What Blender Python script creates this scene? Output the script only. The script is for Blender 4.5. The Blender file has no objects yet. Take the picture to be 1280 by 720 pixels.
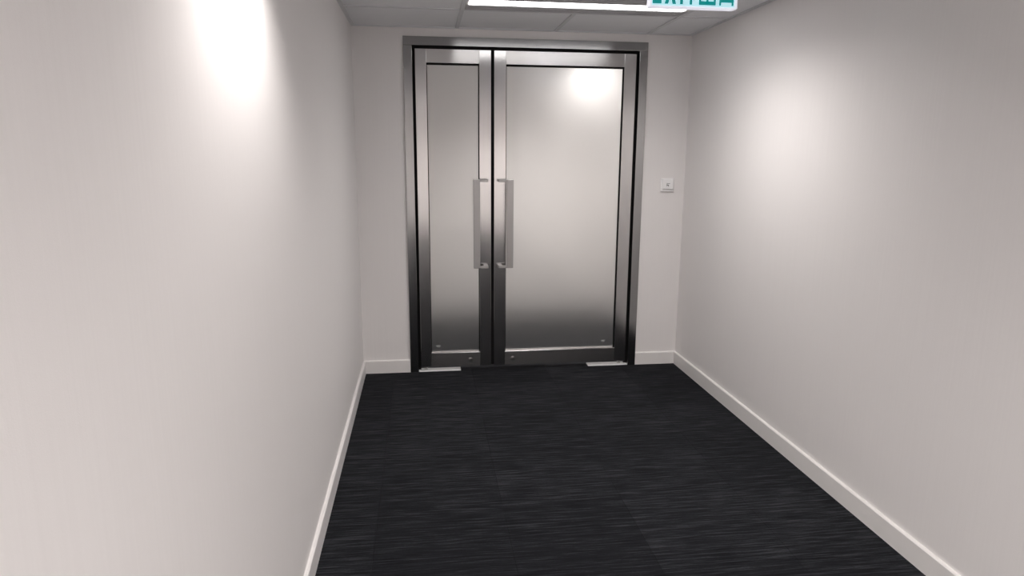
import bpy, bmesh, math, random
from mathutils import Matrix, Vector

random.seed(4)
scene = bpy.context.scene
C = scene.collection

# ------------------------------------------------------------------ camera
CAM_LOC = Vector((0.400966, -4.311373, 1.415720))
YAW, PITCH, ROLL, FPX = -0.130456, -0.197167, -0.006248, 848.78
Rm = (Matrix.Rotation(YAW, 3, 'Z') @ Matrix.Rotation(PITCH, 3, 'X') @ Matrix.Rotation(ROLL, 3, 'Y'))
right, fwd, up = Rm.col[0], Rm.col[1], Rm.col[2]
cam_data = bpy.data.cameras.new('camera')
cam = bpy.data.objects.new('camera', cam_data)
C.objects.link(cam)
M = Matrix.Identity(4)
for i in range(3):
    M[i][0], M[i][1], M[i][2], M[i][3] = right[i], up[i], -fwd[i], CAM_LOC[i]
cam.matrix_world = M
cam_data.sensor_fit = 'HORIZONTAL'
cam_data.sensor_width = 36.0
cam_data.lens = 36.0 * FPX / 1280.0
cam_data.clip_start = 0.02
scene.camera = cam

# ------------------------------------------------------------------ world, exposure
world = bpy.data.worlds.new('world')
scene.world = world
world.use_nodes = True
world.node_tree.nodes['Background'].inputs[0].default_value = (0.5, 0.5, 0.5, 1)
world.node_tree.nodes['Background'].inputs[1].default_value = 0.0
vs = scene.view_settings
vs.view_transform = 'Standard'
vs.look = 'None'
vs.gamma = 1.0
vs.use_curve_mapping = False
vs.exposure = 0.0

# lamp settings (the lamps themselves are built in their fixtures below)
LIGHT_COL = (1.0, 0.955, 0.93)
DOWNLIGHTS = [  # x, y, watts, beam degrees, beam softness, label: they alternate between the two walls; the last three are unseen, added for fill
    (1.38, -1.24, 50, 160, 1.0, 'round recessed ceiling downlight close to the right wall, nearest the door'),
    (0.20, -2.66, 42, 130, 0.85, 'round recessed ceiling downlight close to the left wall, second from the door'),
    (1.50, -4.15, 92, 162, 1.0, 'unseen fill downlight added close to the right wall, third from the door'),
    (0.45, -5.65, 220, 162, 1.0, 'unseen fill downlight added close to the left wall, fourth from the door'),
    (1.50, -7.15, 220, 162, 1.0, 'unseen fill downlight added close to the right wall, farthest from the door'),
]
STRIP_EMIT = 5.8
LOBBY_WATT = 94.0

# ------------------------------------------------------------------ dimensions (metres)
W, H = 2.10, 2.1406
Y_END = -8.4          # end of the corridor behind the camera
Y_LOB = 1.68          # wall of the lobby beyond the door
WT = 0.12             # back wall thickness

# ------------------------------------------------------------------ materials
def mat(name):
    m = bpy.data.materials.new(name)
    m.use_nodes = True
    nt = m.node_tree
    return m, nt, nt.nodes['Principled BSDF'], nt.nodes.new, nt.links.new

def simple(name, col, rough=0.5, metal=0.0, noise=0.0, spec=0.5):
    m, nt, b, new, link = mat(name)
    b.inputs['Roughness'].default_value = rough
    b.inputs['Metallic'].default_value = metal
    b.inputs['Specular IOR Level'].default_value = spec
    geo = new('ShaderNodeNewGeometry')
    n = new('ShaderNodeTexNoise'); n.inputs['Scale'].default_value = 14; n.inputs['Detail'].default_value = 4
    link(geo.outputs['Position'], n.inputs['Vector'])
    mx = new('ShaderNodeMix'); mx.data_type = 'RGBA'
    mx.inputs[6].default_value = (*[c * (1 - noise) for c in col], 1)
    mx.inputs[7].default_value = (*[min(1, c * (1 + noise)) for c in col], 1)
    link(n.outputs['Fac'], mx.inputs[0]); link(mx.outputs[2], b.inputs['Base Color'])
    return m

def wall_material():
    m, nt, b, new, link = mat('vinyl_wallcovering')
    b.inputs['Roughness'].default_value = 0.55
    b.inputs['Specular IOR Level'].default_value = 0.3
    geo = new('ShaderNodeNewGeometry')
    mp = new('ShaderNodeMapping'); mp.inputs['Scale'].default_value = (140, 140, 1.6)
    link(geo.outputs['Position'], mp.inputs['Vector'])
    n = new('ShaderNodeTexNoise'); n.inputs['Scale'].default_value = 1.0; n.inputs['Detail'].default_value = 3
    link(mp.outputs['Vector'], n.inputs['Vector'])
    n2 = new('ShaderNodeTexNoise'); n2.inputs['Scale'].default_value = 420; n2.inputs['Detail'].default_value = 2
    link(geo.outputs['Position'], n2.inputs['Vector'])
    cr = new('ShaderNodeValToRGB')
    cr.color_ramp.elements[0].position = 0.3; cr.color_ramp.elements[0].color = (0.835, 0.808, 0.798, 1)
    cr.color_ramp.elements[1].position = 0.7; cr.color_ramp.elements[1].color = (0.850, 0.823, 0.813, 1)
    link(n.outputs['Fac'], cr.inputs['Fac']); link(cr.outputs['Color'], b.inputs['Base Color'])
    ad = new('ShaderNodeMath'); ad.operation = 'ADD'
    link(n.outputs['Fac'], ad.inputs[0]); link(n2.outputs['Fac'], ad.inputs[1])
    bp = new('ShaderNodeBump'); bp.inputs['Strength'].default_value = 0.12; bp.inputs['Distance'].default_value = 0.001
    link(ad.outputs[0], bp.inputs['Height']); link(bp.outputs['Normal'], b.inputs['Normal'])
    return m

def carpet_material():
    m, nt, b, new, link = mat('streaked_carpet')
    b.inputs['Roughness'].default_value = 0.95
    b.inputs['Specular IOR Level'].default_value = 0.15
    geo = new('ShaderNodeNewGeometry')
    oi = new('ShaderNodeObjectInfo')
    def streak(sx, sy, det, seed):
        mp = new('ShaderNodeMapping'); mp.inputs['Scale'].default_value = (sx, sy, 1)
        mp.inputs['Location'].default_value = (seed, seed * 1.7, 0)
        link(geo.outputs['Position'], mp.inputs['Vector'])
        n = new('ShaderNodeTexNoise'); n.inputs['Scale'].default_value = 1; n.inputs['Detail'].default_value = det
        n.inputs['Roughness'].default_value = 0.6
        link(mp.outputs['Vector'], n.inputs['Vector'])
        return n.outputs['Fac']
    a = streak(4.5, 95, 3, 3.1)
    c = streak(9, 260, 2, 8.3)
    d = streak(90, 420, 2, 1.3)
    e = streak(1.2, 2.2, 2, 5.0)
    def madd(x, k, y):
        n = new('ShaderNodeMath'); n.operation = 'MULTIPLY_ADD'
        link(x, n.inputs[0]); n.inputs[1].default_value = k
        if y is None: n.inputs[2].default_value = 0
        else: link(y, n.inputs[2])
        return n.outputs[0]
    s = madd(a, 0.46, None); s = madd(c, 0.34, s); s = madd(d, 0.14, s); s = madd(e, 0.10, s)
    s = madd(oi.outputs['Random'], 0.035, s)
    cr = new('ShaderNodeValToRGB')
    cr.color_ramp.elements[0].position = 0.40; cr.color_ramp.elements[0].color = (0.0022, 0.0025, 0.0034, 1)
    cr.color_ramp.elements[1].position = 0.72; cr.color_ramp.elements[1].color = (0.050, 0.052, 0.058, 1)
    k = cr.color_ramp.elements.new(0.54); k.color = (0.0095, 0.0102, 0.0128, 1)
    link(s, cr.inputs['Fac']); link(cr.outputs['Color'], b.inputs['Base Color'])
    bp = new('ShaderNodeBump'); bp.inputs['Strength'].default_value = 0.5; bp.inputs['Distance'].default_value = 0.003
    link(s, bp.inputs['Height']); link(bp.outputs['Normal'], b.inputs['Normal'])
    return m

def steel_material(name, col=(0.56, 0.55, 0.545), rough=0.18, aniso=0.75):
    m, nt, b, new, link = mat(name)
    b.inputs['Metallic'].default_value = 1.0
    b.inputs['Anisotropic'].default_value = aniso
    uv = new('ShaderNodeUVMap'); uv.uv_map = 'brush'
    tg = new('ShaderNodeTangent'); tg.direction_type = 'UV_MAP'; tg.uv_map = 'brush'
    link(tg.outputs['Tangent'], b.inputs['Tangent'])
    mp = new('ShaderNodeMapping'); mp.inputs['Scale'].default_value = (900, 6, 1)
    link(uv.outputs['UV'], mp.inputs['Vector'])
    n = new('ShaderNodeTexNoise'); n.inputs['Scale'].default_value = 1; n.inputs['Detail'].default_value = 3
    link(mp.outputs['Vector'], n.inputs['Vector'])
    cr = new('ShaderNodeValToRGB')
    cr.color_ramp.elements[0].color = (*[c * 0.92 for c in col], 1)
    cr.color_ramp.elements[1].color = (*[c * 1.06 for c in col], 1)
    link(n.outputs['Fac'], cr.inputs['Fac']); link(cr.outputs['Color'], b.inputs['Base Color'])
    mr = new('ShaderNodeMapRange'); mr.inputs['To Min'].default_value = rough - 0.03; mr.inputs['To Max'].default_value = rough + 0.03
    link(n.outputs['Fac'], mr.inputs['Value']); link(mr.outputs['Result'], b.inputs['Roughness'])
    return m

def glass_material():
    m, nt, b, new, link = mat('frosted_glass')
    b.inputs['Transmission Weight'].default_value = 1.0
    b.inputs['IOR'].default_value = 1.45
    b.inputs['Roughness'].default_value = 0.34
    b.inputs['Specular IOR Level'].default_value = 0.1
    b.inputs['Coat Weight'].default_value = 1.0
    b.inputs['Coat Roughness'].default_value = 0.10
    geo = new('ShaderNodeNewGeometry')
    n = new('ShaderNodeTexNoise'); n.inputs['Scale'].default_value = 3.0
    link(geo.outputs['Position'], n.inputs['Vector'])
    cr = new('ShaderNodeValToRGB')
    cr.color_ramp.elements[0].color = (0.93, 0.935, 0.92, 1)
    cr.color_ramp.elements[1].color = (0.97, 0.97, 0.955, 1)
    link(n.outputs['Fac'], cr.inputs['Fac']); link(cr.outputs['Color'], b.inputs['Base Color'])
    return m

def emit(name, col, strength):
    m, nt, b, new, link = mat(name)
    geo = new('ShaderNodeNewGeometry')
    n = new('ShaderNodeTexNoise'); n.inputs['Scale'].default_value = 30
    link(geo.outputs['Position'], n.inputs['Vector'])
    mx = new('ShaderNodeMix'); mx.data_type = 'RGBA'
    mx.inputs[6].default_value = (*[c * 0.97 for c in col], 1); mx.inputs[7].default_value = (*col, 1)
    link(n.outputs['Fac'], mx.inputs[0])
    link(mx.outputs[2], b.inputs['Base Color'])
    link(mx.outputs[2], b.inputs['Emission Color'])
    b.inputs['Emission Strength'].default_value = strength
    b.inputs['Roughness'].default_value = 0.4
    return m

def tile_material():
    m, nt, b, new, link = mat('mineral_ceiling_tile')
    b.inputs['Roughness'].default_value = 0.9
    b.inputs['Specular IOR Level'].default_value = 0.2
    geo = new('ShaderNodeNewGeometry')
    n = new('ShaderNodeTexNoise'); n.inputs['Scale'].default_value = 160; n.inputs['Detail'].default_value = 4
    link(geo.outputs['Position'], n.inputs['Vector'])
    cr = new('ShaderNodeValToRGB')
    cr.color_ramp.elements[0].position = 0.3; cr.color_ramp.elements[0].color = (0.85, 0.86, 0.88, 1)
    cr.color_ramp.elements[1].position = 0.6; cr.color_ramp.elements[1].color = (0.88, 0.89, 0.91, 1)
    link(n.outputs['Fac'], cr.inputs['Fac']); link(cr.outputs['Color'], b.inputs['Base Color'])
    bp = new('ShaderNodeBump'); bp.inputs['Strength'].default_value = 0.2; bp.inputs['Distance'].default_value = 0.001
    link(n.outputs['Fac'], bp.inputs['Height']); link(bp.outputs['Normal'], b.inputs['Normal'])
    return m

MAT = dict(
    wall=wall_material(), carpet=carpet_material(), tile=tile_material(),
    grid=simple('painted_grid_metal', (0.70, 0.71, 0.73), 0.5, 0, 0.03),
    base=simple('white_gloss_paint', (0.85, 0.825, 0.81), 0.35, 0, 0.02),
    slab=simple('plain_concrete', (0.35, 0.35, 0.34), 0.9, 0, 0.15),
    steel=steel_material('brushed_steel'),
    frame_steel=steel_material('dimmed_frame_steel', (0.36, 0.357, 0.357), 0.15, 0.6),  # door steel with its base colour darkened to stand in for dimmer reflections
    handle_steel=steel_material('satin_handle_steel', (0.47, 0.46, 0.455), 0.42, 0.3),
    underlay=simple('dark_underlay', (0.012, 0.012, 0.013), 0.95, 0, 0.1, 0.1),
    plate=simple('satin_aluminium', (0.92, 0.92, 0.92), 0.45, 0.1, 0.03),
    rubber=simple('black_rubber', (0.004, 0.004, 0.004), 0.7, 0, 0.1, 0.2),
    glass=glass_material(),
    mark=simple('etched_stamp', (0.42, 0.43, 0.42), 0.6, 0, 0.1),
    lamp_panel=simple('grey_lamp_panel', (0.46, 0.455, 0.47), 0.5, 0, 0.05),
    strip=emit('lit_diffuser', (1.0, 0.985, 0.98), STRIP_EMIT),
    plastic=simple('white_plastic', (0.93, 0.92, 0.92), 0.3, 0, 0.01),
    greyprint=simple('grey_print', (0.18, 0.18, 0.18), 0.5, 0, 0.05),
    white_metal=simple('white_coated_metal', (0.78, 0.77, 0.76), 0.4, 0, 0.02),
    sign_case=emit('sign_casing', (0.80, 0.80, 0.90), 0.62),
    sign_face=emit('sign_face', (0.47, 0.77, 0.84), 0.70),
    sign_ink=emit('sign_lettering', (0.0, 0.22, 0.22), 0.75),
    lobby_lens=emit('lobby_lamp_lens', (1.0, 0.97, 0.95), 28.0),
    lens=emit('lamp_lens', (1.0, 0.97, 0.94), 6.0),
)

# ------------------------------------------------------------------ helpers
WORLD = {}
def link_obj(name, data, center, parent=None):
    o = bpy.data.objects.new(name, data)
    C.objects.link(o)
    base = WORLD[parent.name] if parent else Vector((0, 0, 0))
    o.location = Vector(center) - base
    if parent: o.parent = parent
    WORLD[o.name] = Vector(center)
    return o

def empty(name, loc):
    o = link_obj(name, None, loc)
    o.empty_display_size = 0.1
    return o

def tag(o, label, cat=None, group=None, kind=None):
    o['label'] = label
    if cat: o['category'] = cat
    if group: o['group'] = group
    if kind: o['kind'] = kind
    return o

def brush_uv(bm, across):
    """u runs across the brushing, v along it; across is 'x' or 'z' for the front faces"""
    uv = bm.loops.layers.uv.new('brush')
    for f in bm.faces:
        n = f.normal
        for l in f.loops:
            p = l.vert.co
            if across == 'x':
                l[uv].uv = (p.x if abs(n.x) < 0.7 else p.y, p.z if abs(n.z) < 0.7 else p.y)
            else:
                l[uv].uv = (p.z if abs(n.z) < 0.7 else p.y, p.x if abs(n.x) < 0.7 else p.y)

def add_box(bm, x0, x1, y0, y1, z0, z1):
    r = bmesh.ops.create_cube(bm, size=1.0)
    for v in r['verts']:
        v.co = Vector(((x0 + x1) / 2 + v.co.x * (x1 - x0), (y0 + y1) / 2 + v.co.y * (y1 - y0), (z0 + z1) / 2 + v.co.z * (z1 - z0)))
    return r['verts']

def finish(name, bm, m, parent=None, bevel=0.0, seg=2, brush=None, smooth=False, center=None):
    """world-space bmesh -> object whose origin is the centre of its bounds"""
    if bevel:
        bmesh.ops.bevel(bm, geom=[e for e in bm.edges], offset=bevel, segments=seg, affect='EDGES', profile=0.5)
    bmesh.ops.recalc_face_normals(bm, faces=bm.faces)
    co = [v.co for v in bm.verts]
    if center is None:
        center = Vector([(min(c[i] for c in co) + max(c[i] for c in co)) / 2 for i in range(3)])
    center = Vector(center)
    for v in bm.verts: v.co -= center
    bm.normal_update()
    if brush: brush_uv(bm, brush)
    if smooth:
        for f in bm.faces: f.smooth = True
    me = bpy.data.meshes.new(name)
    bm.to_mesh(me); bm.free()
    me.materials.append(MAT[m])
    return link_obj(name, me, center, parent)

def box(name, x0, x1, y0, y1, z0, z1, m, parent=None, bevel=0.0, brush=None, seg=2):
    bm = bmesh.new(); add_box(bm, x0, x1, y0, y1, z0, z1)
    return finish(name, bm, m, parent, bevel, seg, brush)

def extrude_profile(bm, pts, axis, a0, a1):
    """closed profile extruded along an axis; pts are the two other coordinates in xyz order"""
    def mk(p, a):
        q = list(p); q.insert('xyz'.index(axis), a); return bm.verts.new(q)
    A = [mk(p, a0) for p in pts]; B = [mk(p, a1) for p in pts]
    n = len(pts)
    bm.faces.new(A); bm.faces.new(B[::-1])
    for i in range(n): bm.faces.new((A[i], B[i], B[(i + 1) % n], A[(i + 1) % n]))

def lathe(bm, prof, cx, cy, n=32):
    """(r, z) profile turned about a vertical axis"""
    rings = []
    for r, z in prof:
        rings.append([bm.verts.new((cx + r * math.cos(2 * math.pi * k / n), cy + r * math.sin(2 * math.pi * k / n), z)) for k in range(n)])
    for a, b in zip(rings, rings[1:]):
        for k in range(n): bm.faces.new((a[k], a[(k + 1) % n], b[(k + 1) % n], b[k]))
    return rings

# ------------------------------------------------------------------ floor with carpet tiles
floor = box('floor', -0.12, W + 0.12, Y_END - 0.12, Y_LOB + 0.12, -0.12, -0.006, 'underlay')
tag(floor, 'dark charcoal carpet floor with fine lighter streaks running across the corridor', 'floor', kind='structure')
bm = bmesh.new(); add_box(bm, -0.2495, 0.2495, -0.2495, 0.2495, -0.006, 0.0)
tile_full = bpy.data.meshes.new('carpet_tile'); bm.to_mesh(tile_full); bm.free(); tile_full.materials.append(MAT['carpet'])
xs = [0.0, 0.2, 0.7, 1.2, 1.7, W]
ys = [Y_LOB] + [0.72 - 0.5 * k for k in range(0, 40) if 0.72 - 0.5 * k > Y_END] + [Y_END]
for i in range(len(xs) - 1):
    for j in range(len(ys) - 1):
        x0, x1, y1, y0 = xs[i], xs[i + 1], ys[j], ys[j + 1]
        if abs(x1 - x0 - 0.5) < 1e-6 and abs(y1 - y0 - 0.5) < 1e-6:
            link_obj('carpet_tile', tile_full, ((x0 + x1) / 2, (y0 + y1) / 2, 0), floor)
        else:
            bm = bmesh.new(); add_box(bm, x0 + .0005, x1 - .0005, y0 + .0005, y1 - .0005, -0.006, 0.0)
            finish('carpet_tile', bm, 'carpet', floor)

# ------------------------------------------------------------------ walls
ZT = 2.30
def wall(name, label, *b):
    bm = bmesh.new()
    for q in b: add_box(bm, *q)
    return tag(finish(name, bm, 'wall'), label, 'wall', kind='structure')
wall('wall_left', 'long off-white wall on the left side of the corridor', (-0.12, 0, Y_END, Y_LOB, -0.006, ZT))
wall('wall_right', 'long off-white wall on the right side of the corridor', (W, W + 0.12, Y_END, Y_LOB, -0.006, ZT))
FX0, FX1, FZ = 0.300, 1.813, 2.092     # outer edges of the door frame
OX0, OX1, OZ = FX0 + 0.012, FX1 - 0.012, FZ - 0.012
bm = bmesh.new()
pts = [(0, -0.006), (OX0, -0.006), (OX0, OZ), (OX1, OZ), (OX1, -0.006), (W, -0.006), (W, ZT), (0, ZT)]
A = [bm.verts.new((x, 0.0, z)) for x, z in pts]; B = [bm.verts.new((x, WT, z)) for x, z in pts]
bm.faces.new(A); bm.faces.new(B[::-1])
for i in range(8): bm.faces.new((A[i], B[i], B[(i + 1) % 8], A[(i + 1) % 8]))
tag(finish('wall_back', bm, 'wall'), 'off-white end wall around the steel double door', 'wall', kind='structure')
wall('wall_front', 'off-white wall closing the corridor behind the camera', (0, W, Y_END - 0.12, Y_END, -0.006, ZT))
wall('wall_lobby', 'pale wall of the lobby seen blurred through the frosted glass', (0, W, Y_LOB, Y_LOB + 0.12, -0.006, ZT))

# baseboards: flat board with a small chamfered top edge
BT, BH = 0.013, 0.085
def baseboard(name, label, a, b, along, face, sign):
    """along: axis of the run; face: wall plane coordinate; sign: direction into the room"""
    bm = bmesh.new()
    f, g = face, face + sign * BT
    prof = [(f, 0.0), (g, 0.0), (g, BH - 0.005), (g - sign * 0.005, BH), (f, BH)]
    if along == 'y':
        extrude_profile(bm, prof, 'y', a, b)
    else:
        extrude_profile(bm, prof, 'x', a, b)
    return tag(finish(name, bm, 'base'), label, 'baseboard', kind='structure')
baseboard('baseboard_left', 'white baseboard along the foot of the left wall', Y_END, 0.0, 'y', 0.0, 1)
baseboard('baseboard_right', 'white baseboard along the foot of the right wall', Y_END, 0.0, 'y', W, -1)
baseboard('baseboard_back_left', 'short white baseboard on the end wall left of the door', BT, FX0, 'x', 0.0, -1)
baseboard('baseboard_back_right', 'short white baseboard on the end wall right of the door', FX1, W - BT, 'x', 0.0, -1)

# ------------------------------------------------------------------ ceiling: slab, hung grid, lay-in tiles
ceiling = box('ceiling', 0, W, Y_END, 0.0, 2.20, ZT, 'slab')
tag(ceiling, 'suspended ceiling of pale grey lay-in tiles', 'ceiling', kind='structure')
lob = box('ceiling_lobby', 0, W, WT, Y_LOB, H, H + 0.06, 'tile')
tag(lob, 'ceiling of the lobby beyond the frosted door', 'ceiling', kind='structure')
GX = [0.0, 0.622, 1.222, 1.806, W]
Y1 = -0.5575
GY = [0.0, Y1] + [Y1 - 0.6 * k for k in range(1, 30) if Y1 - 0.6 * k > Y_END + 0.1] + [Y_END]
ZB = H + 0.005
LY0, LY1 = Y1, Y1 - 0.6             # the lamp's bay, one whole module deep
SX0, SX1 = GX[1], GX[3]
for j in range(len(GY) - 1):
    ya, yb = GY[j], GY[j + 1]
    for i in range(len(GX) - 1):
        xa, xb = GX[i], GX[i + 1]
        if j == 1 and i in (1, 2): continue
        y_from = ya
        box('ceiling_tile', xa + 0.003, xb - 0.003, yb + 0.003, y_from - 0.003, ZB, ZB + 0.014, 'tile', ceiling, 0.0025, seg=1)
hb = 0.011
for y in GY[1:-1]:
    box('ceiling_grid_bar', 0.022, W - 0.022, y - hb, y + hb, H, ZB, 'grid', ceiling)
for x in GX[1:-1]:
    for ya, yb in zip(GY, GY[1:]):
        if abs(x - GX[2]) < 1e-6 and ya == Y1: continue
        box('ceiling_grid_bar', x - hb, x + hb, yb + (hb if yb != Y_END else 0.022), ya - (hb if ya != 0 else 0.022), H, ZB, 'grid', ceiling)
for b in ((0, W, -0.022, 0.0), (0, W, Y_END, Y_END + 0.022), (0, 0.022, Y_END + 0.022, -0.022), (W - 0.022, W, Y_END + 0.022, -0.022)):
    box('wall_angle', *b, H, ZB, 'grid', ceiling)

# ------------------------------------------------------------------ linear ceiling light
ly0, ly1 = LY0 - hb - 0.001, LY1 + hb + 0.001
lx0, lx1 = SX0 + hb + 0.001, SX1 - hb - 0.001
lamp = empty('linear_ceiling_light', ((lx0 + lx1) / 2, (ly0 + ly1) / 2, H))
tag(lamp, 'wide recessed ceiling light with a long glowing white strip, in front of the door', 'ceiling light')
strips = [(-0.700, -0.806), (-0.992, -1.098)]   # two lit strips
for d0, d1 in strips:
    bm = bmesh.new()
    prof = [(d0, ZB - 0.002), (d0, H + 0.001), (d0 - 0.012, H - 0.003), ((d0 + d1) / 2, H - 0.005), (d1 + 0.012, H - 0.003), (d1, H + 0.001), (d1, ZB - 0.002)]
    extrude_profile(bm, prof, 'x', lx0 + 0.012, lx1 - 0.036)
    finish('diffuser', bm, 'strip', lamp)
    box('end_cap', lx0, lx0 + 0.0115, d1 + 0.0005, d0 - 0.0005, H - 0.001, ZB, 'white_metal', lamp)
    box('end_cap', lx1 - 0.0355, lx1, d1 + 0.0005, d0 - 0.0005, H - 0.001, ZB, 'white_metal', lamp)
for (a, b) in ((ly0, strips[0][0]), (strips[0][1], strips[1][0]), (strips[1][1], ly1)):
    p = box('reflector_panel', lx0, lx1, b + 0.0005, a - 0.0005, H + 0.001, ZB + 0.004, 'lamp_panel', lamp, 0.001, seg=1)
    n = 4
    for k in range(n):
        yy = b + (a - b) * (k + 0.5) / n
        box('rib', lx0 + 0.01, lx1 - 0.01, yy - 0.0022, yy + 0.0022, H - 0.002, H + 0.001, 'lamp_panel', p)

# ------------------------------------------------------------------ downlights
for (x, y, watt, beam, soft, label) in DOWNLIGHTS:
    e = empty('downlight', (x, y, H))
    tag(e, label, 'ceiling light', 'recessed downlights')
    bm = bmesh.new()
    lathe(bm, [(0.040, ZB), (0.040, H - 0.001), (0.043, H - 0.004), (0.056, H - 0.003), (0.058, ZB), (0.040, ZB)], x, y)
    finish('trim_ring', bm, 'white_metal', e, smooth=False)
    bm = bmesh.new()
    rr = lathe(bm, [(0.0385, ZB - 0.002), (0.0385, H + 0.001), (0.030, H - 0.0005)], x, y)
    bm.faces.new(rr[-1]); bm.faces.new(rr[0][::-1])
    finish('lens', bm, 'lens', e)
    ld = bpy.data.lights.new('downlight_lamp', 'SPOT')
    ld.energy = watt; ld.color = LIGHT_COL
    ld.spot_size = math.radians(beam); ld.spot_blend = soft; ld.shadow_soft_size = 0.035
    lo = bpy.data.objects.new('downlight_lamp', ld); C.objects.link(lo)
    lo.parent = e; lo.location = (0, 0, -0.045)

# lobby lamp beyond the door: round surface fitting
LBX, LBY = 1.86, 1.45
e = empty('lobby_ceiling_lamp', (LBX, LBY, H))
tag(e, 'round ceiling lamp glowing in the lobby behind the frosted glass', 'ceiling light')
bm = bmesh.new(); rr = lathe(bm, [(0.15, H), (0.15, 2.275), (0.142, 2.262), (0.130, 2.262)], LBX, LBY)
bm.faces.new(rr[0][::-1]); bm.faces.new(rr[-1]); finish('rim', bm, 'white_metal', e)
bm = bmesh.new(); rr = lathe(bm, [(0.089, H - 0.0385), (0.08, H - 0.048), (0.05, H - 0.053), (0.01, H - 0.054)], LBX, LBY)
bm.faces.new(rr[-1]); bm.faces.new(rr[0][::-1]); finish('diffuser', bm, 'lobby_lens', e)

LPX, LPY = 1.50, 0.50  # unseen lamp, added so the frosted panes brighten at mid height
e = empty('lobby_fill', (LPX, LPY, H))
tag(e, 'unseen fill downlight added just inside the lobby to wash its far wall', 'ceiling light')
bm = bmesh.new()
rr = lathe(bm, [(0.06, H), (0.06, H - 0.006), (0.054, H - 0.010), (0.044, H - 0.010)], LPX, LPY)
bm.faces.new(rr[0][::-1]); bm.faces.new(rr[-1]); finish('trim_ring', bm, 'white_metal', e)
bm = bmesh.new()
rr = lathe(bm, [(0.043, H - 0.0102), (0.040, H - 0.014), (0.01, H - 0.016)], LPX, LPY)
bm.faces.new(rr[0][::-1]); bm.faces.new(rr[-1]); finish('lens', bm, 'lens', e)
ld = bpy.data.lights.new('lobby_fill_lamp', 'SPOT'); ld.energy = LOBBY_WATT; ld.color = LIGHT_COL
ld.spot_size = math.radians(150); ld.spot_blend = 1.0; ld.shadow_soft_size = 0.04
lo = bpy.data.objects.new('lobby_fill_lamp', ld); C.objects.link(lo); lo.parent = e; lo.location = (0, 0, -0.065)

# ------------------------------------------------------------------ door frame
frame = empty('trim_1', ((FX0 + FX1) / 2, 0, 0))
tag(frame, 'brushed steel frame surrounding the double door', 'door frame', kind='structure')
YF = -0.014
JW = 0.052
GAP = 0.017
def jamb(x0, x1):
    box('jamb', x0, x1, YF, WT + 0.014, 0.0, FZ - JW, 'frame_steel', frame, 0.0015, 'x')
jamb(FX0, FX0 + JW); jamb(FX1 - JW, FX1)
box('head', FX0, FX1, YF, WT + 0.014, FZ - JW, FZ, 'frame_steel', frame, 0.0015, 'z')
YL = -0.002                      # front face of the leaves
LTH = 0.050
lx0_, lx1_ = FX0 + JW + GAP, FX1 - JW - GAP
ltop = FZ - JW - GAP
box('gasket', FX0 + JW, lx0_, YL + 0.024, YL + LTH, 0.0, ltop, 'rubber', frame)
box('gasket', lx1_, FX1 - JW, YL + 0.024, YL + LTH, 0.0, ltop, 'rubber', frame)
box('gasket', FX0 + JW, FX1 - JW, YL + 0.018, YL + LTH, ltop, FZ - JW, 'rubber', frame)

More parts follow.
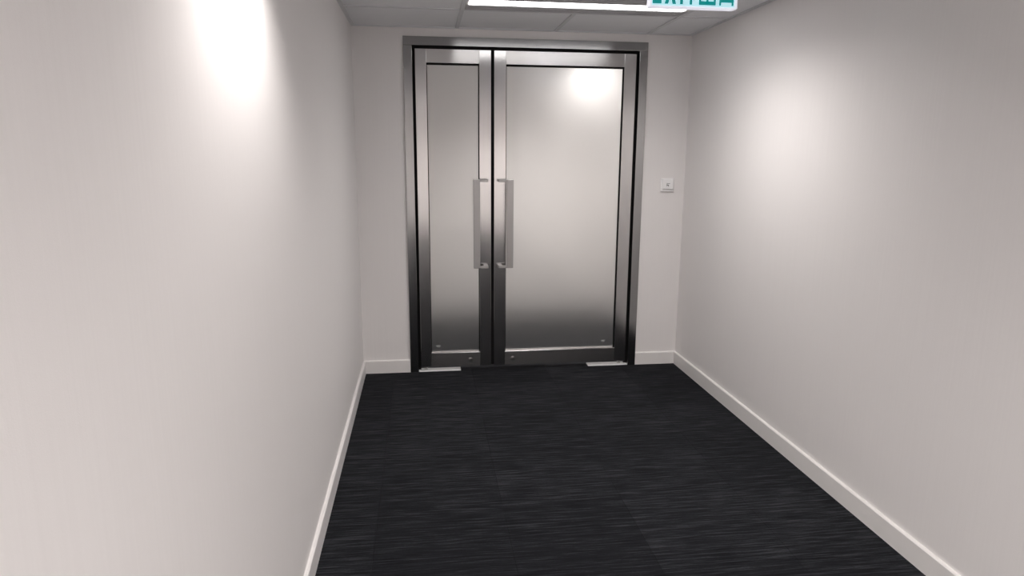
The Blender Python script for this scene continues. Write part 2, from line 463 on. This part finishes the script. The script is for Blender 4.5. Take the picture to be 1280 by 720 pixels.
# ------------------------------------------------------------------ door leaves
def leaf(name, label, x0, x1, sl, sr, handle_side, gl_mark, lock_x):
    """sl, sr: widths of the left and right stile; handle_side +1 when the handle is on the right stile"""
    zb, zg0, zg1, zt = 0.028, 0.122, 1.943, ltop
    d = empty(name, ((x0 + x1) / 2, YL, 0))
    tag(d, label, 'door', kind='structure')
    y0, y1 = YL, YL + LTH
    g0, g1 = x0 + sl, x1 - sr
    stiles = [box('stile', x0, g0, y0, y1, zb, zt, 'steel', d, 0.0012, 'x'),
              box('stile', g1, x1, y0, y1, zb, zt, 'steel', d, 0.0012, 'x')]
    box('top_rail', g0, g1, y0, y1, zg1, zt, 'steel', d, 0.0008, 'z')
    # bottom rail with a chamfered ledge under the glass
    bm = bmesh.new()
    extrude_profile(bm, [(y0, zb), (y0, zg0 - 0.003), (y0 + 0.003, zg0), (y1, zg0), (y1, zb)], 'x', g0, g1)
    br = finish('bottom_rail', bm, 'steel', d, brush='z')
    yg = y0 + 0.026
    pane = box('glass_pane', g0, g1, yg, yg + 0.010, zg0, zg1, 'glass', d)
    # dark glazing seals
    box('glazing_seal', g0, g0 + 0.005, y0 + 0.014, yg, zg0, zg1 - 0.010, 'rubber', d)
    box('glazing_seal', g1 - 0.005, g1, y0 + 0.014, yg, zg0, zg1 - 0.010, 'rubber', d)
    box('glazing_seal', g0, g1, y0 + 0.004, yg, zg1 - 0.010, zg1, 'rubber', d)
    # etched stamp in the lower corner of the glass
    mx, mz = gl_mark
    bm = bmesh.new()
    add_box(bm, mx - 0.016, mx + 0.016, yg - 0.0008, yg, mz + 0.003, mz + 0.008)
    add_box(bm, mx - 0.010, mx + 0.010, yg - 0.0008, yg, mz - 0.006, mz - 0.001)
    finish('etched_stamp', bm, 'mark', pane)
    # lock cylinder on the bottom rail
    bm = bmesh.new()
    n = 20
    for r, ya, yb in ((0.014, y0 - 0.006, y0), (0.009, y0 - 0.010, y0 - 0.006)):
        pts = [(lock_x + r * math.cos(2 * math.pi * k / n), 0.068 + r * math.sin(2 * math.pi * k / n)) for k in range(n)]
        extrude_profile(bm, pts, 'y', ya, yb)
    add_box(bm, lock_x - 0.0015, lock_x + 0.0015, y0 - 0.0105, y0 - 0.010, 0.063, 0.073)
    finish('lock_cylinder', bm, 'steel', br, brush='x')
    # offset pull handle: vertical bar beside the stile, two arms reaching back to it
    s = handle_side
    edge = g1 if s > 0 else g0                 # inner edge of the stile that carries it
    zb0, zb1 = 0.690, 1.250
    hb0, hb1 = (edge - 0.043, edge - 0.001) if s > 0 else (edge + 0.001, edge + 0.043)
    arm_end = edge + s * 0.050
    yo = y0 - 0.062
    h = empty('pull_handle', ((hb0 + hb1) / 2, y0, (zb0 + zb1) / 2))
    h.parent = d; h.location = WORLD[h.name] - WORLD[d.name]
    ax = sorted((hb1 if s > 0 else hb0, arm_end))
    box('handle_bar', hb0, hb1, yo, yo + 0.016, zb0, zb1, 'handle_steel', h, 0.003, 'x')
    for za in (zb0, zb1 - 0.016):
        bm = bmesh.new()
        lo_, hi_ = (ax[0] + 0.0002, ax[1]) if s > 0 else (ax[0], ax[1] - 0.0002)
        m0, m1 = (hi_ - 0.026, hi_) if s > 0 else (lo_, lo_ + 0.026)
        # L-shaped in plan: sideways from the bar, then back to the stile
        if s > 0: pl = [(lo_, yo), (hi_, yo), (hi_, y0), (m0, y0), (m0, yo + 0.016), (lo_, yo + 0.016)]
        else: pl = [(lo_, yo), (hi_, yo), (hi_, yo + 0.016), (m1, yo + 0.016), (m1, y0), (lo_, y0)]
        extrude_profile(bm, pl, 'z', za, za + 0.016)
        finish('handle_arm', bm, 'handle_steel', h, 0.0012, 1, 'z')
    return d

MEET0, MEET1 = 0.829, 0.848
dl = leaf('door_1', 'narrow left leaf of the steel-framed frosted glass double door', lx0_, MEET0, 0.067, 0.073, +1, (0.483, 0.160), 0.692)
dr = leaf('door_2', 'wide right leaf of the steel-framed frosted glass double door', MEET1, lx1_, 0.074, 0.076, -1, (1.596, 0.163), 0.975)
box('meeting_seal', MEET0, MEET1, YL + 0.022, YL + LTH, 0.028, ltop, 'rubber', dr)

# ------------------------------------------------------------------ floor spring cover plates under the pivots
def spring_plate(x0, x1, label, pin_x):
    e = empty('floor_spring_cover', ((x0 + x1) / 2, -0.02, 0))
    tag(e, label, 'floor plate', 'floor spring covers')
    box('plate', x0, x1, -0.014, 0.048, 0.0, 0.006, 'plate', e, 0.001, 'z', 1)
    bm = bmesh.new(); rr = lathe(bm, [(0.013, 0.006), (0.013, 0.022), (0.011, 0.024)], pin_x, 0.028, 20)
    bm.faces.new(rr[0][::-1]); bm.faces.new(rr[-1]); finish('pivot', bm, 'steel', e, brush='x')
spring_plate(0.354, 0.628, 'polished steel strip on the carpet under the narrow left door leaf', 0.40)
spring_plate(1.487, 1.759, 'polished steel strip on the carpet under the wide right door leaf', 1.71)

# ------------------------------------------------------------------ wall switch
sx, sz = 1.982, 1.214
sw = empty('wall_switch', (sx, 0, sz))
tag(sw, 'small white square wall switch on the end wall right of the door', 'switch')
box('back_plate', sx - 0.043, sx + 0.043, -0.009, 0.0, sz - 0.043, sz + 0.043, 'plastic', sw, 0.0025)
bm = bmesh.new()
y = -0.009
extrude_profile(bm, [(y, sz - 0.026), (y - 0.013, sz - 0.026), (y - 0.008, sz + 0.036), (y, sz + 0.036)], 'x', sx - 0.034, sx + 0.036)
rk = finish('rocker', bm, 'plastic', sw, 0.0015, 2)
bm = bmesh.new()
add_box(bm, sx - 0.009, sx + 0.013, -0.0216, -0.0202, sz + 0.008, sz + 0.011)
add_box(bm, sx - 0.008, sx - 0.005, -0.0216, -0.0202, sz - 0.008, sz + 0.006)
add_box(bm, sx - 0.005, sx + 0.006, -0.0216, -0.0202, sz - 0.003, sz + 0.002)
add_box(bm, sx + 0.001, sx + 0.005, -0.0216, -0.0202, sz - 0.010, sz - 0.003)
finish('printed_symbol', bm, 'greyprint', rk)
box('lip', sx - 0.042, sx + 0.038, -0.016, -0.009, sz - 0.041, sz - 0.033, 'plastic', sw, 0.0015)

# ------------------------------------------------------------------ exit sign hung under the ceiling
ex0, ex1, eyf, eyb, ez0 = 1.293, 1.648, -1.600, -1.552, 1.977
ez1 = H - 0.004
es = empty('exit_sign', ((ex0 + ex1) / 2, eyf, H))
tag(es, 'lit exit sign with teal EXIT lettering and Chinese characters under the ceiling', 'exit sign')
box('casing', ex0, ex1, eyf, eyb, ez0, ez1 - 0.006, 'sign_case', es, 0.002)
box('mounting_plate', ex0 + 0.03, ex1 - 0.03, eyf + 0.008, eyb - 0.008, ez1 - 0.006, H, 'white_metal', es)
face = box('sign_face', ex0 + 0.005, ex1 - 0.012, eyf - 0.002, eyf, ez0 + 0.004, ez1 - 0.016, 'sign_face', es)
bz, th = ez0 + 0.010, 0.115          # baseline and letter height
yf0, yf1 = eyf - 0.0032, eyf - 0.002
def glyph(name, x, w, strokes):
    """strokes: boxes in unit glyph space, or 4-corner polygons"""
    bm = bmesh.new()
    for s in strokes:
        if len(s) == 4 and not isinstance(s[0], tuple):
            add_box(bm, x + s[0] * w, x + s[2] * w, yf0, yf1, bz + s[1] * th, bz + s[3] * th)
        else:
            extrude_profile(bm, [(x + a * w, bz + b * th) for a, b in s], 'y', yf0, yf1)
    finish(name, bm, 'sign_ink', face)
E_ = [(0, 0, .30, 1), (.30, 0, 1, .15), (.30, .43, .9, .57), (.30, .85, 1, 1)]
X_ = [[(0, 0), (.3, 0), (1, 1), (.7, 1)], [(.7, 0), (1, 0), (.3, 1), (0, 1)]]
I_ = [(0, 0, 1, 1)]
T_ = [(.36, 0, .64, .85), (0, .85, 1, 1)]
CHU = [(.44, .06, .56, 1), (.0, .0, .12, .42), (.88, 0, 1, .42), (.12, .0, .88, .12), (.08, .54, .19, .88), (.81, .54, .92, .88), (.19, .50, .81, .60)]
KOU = [(.0, 0, .13, .9), (.87, 0, 1, .9), (.13, .10, .87, .22), (.13, .78, .87, .9)]
px = lambda p: 1.293 + (p - 813.0) / 114.0 * 0.373
for nm, g, a, b in (('letter_e', E_, 815, 826), ('letter_x', X_, 830, 844), ('letter_i', I_, 849, 852.5), ('letter_t', T_, 857, 868)):
    glyph('sign_letter', px(a), px(b) - px(a), g)
glyph('sign_character', px(872.5), px(893.5) - px(872.5), CHU)
glyph('sign_character', px(898), px(916) - px(898), KOU)
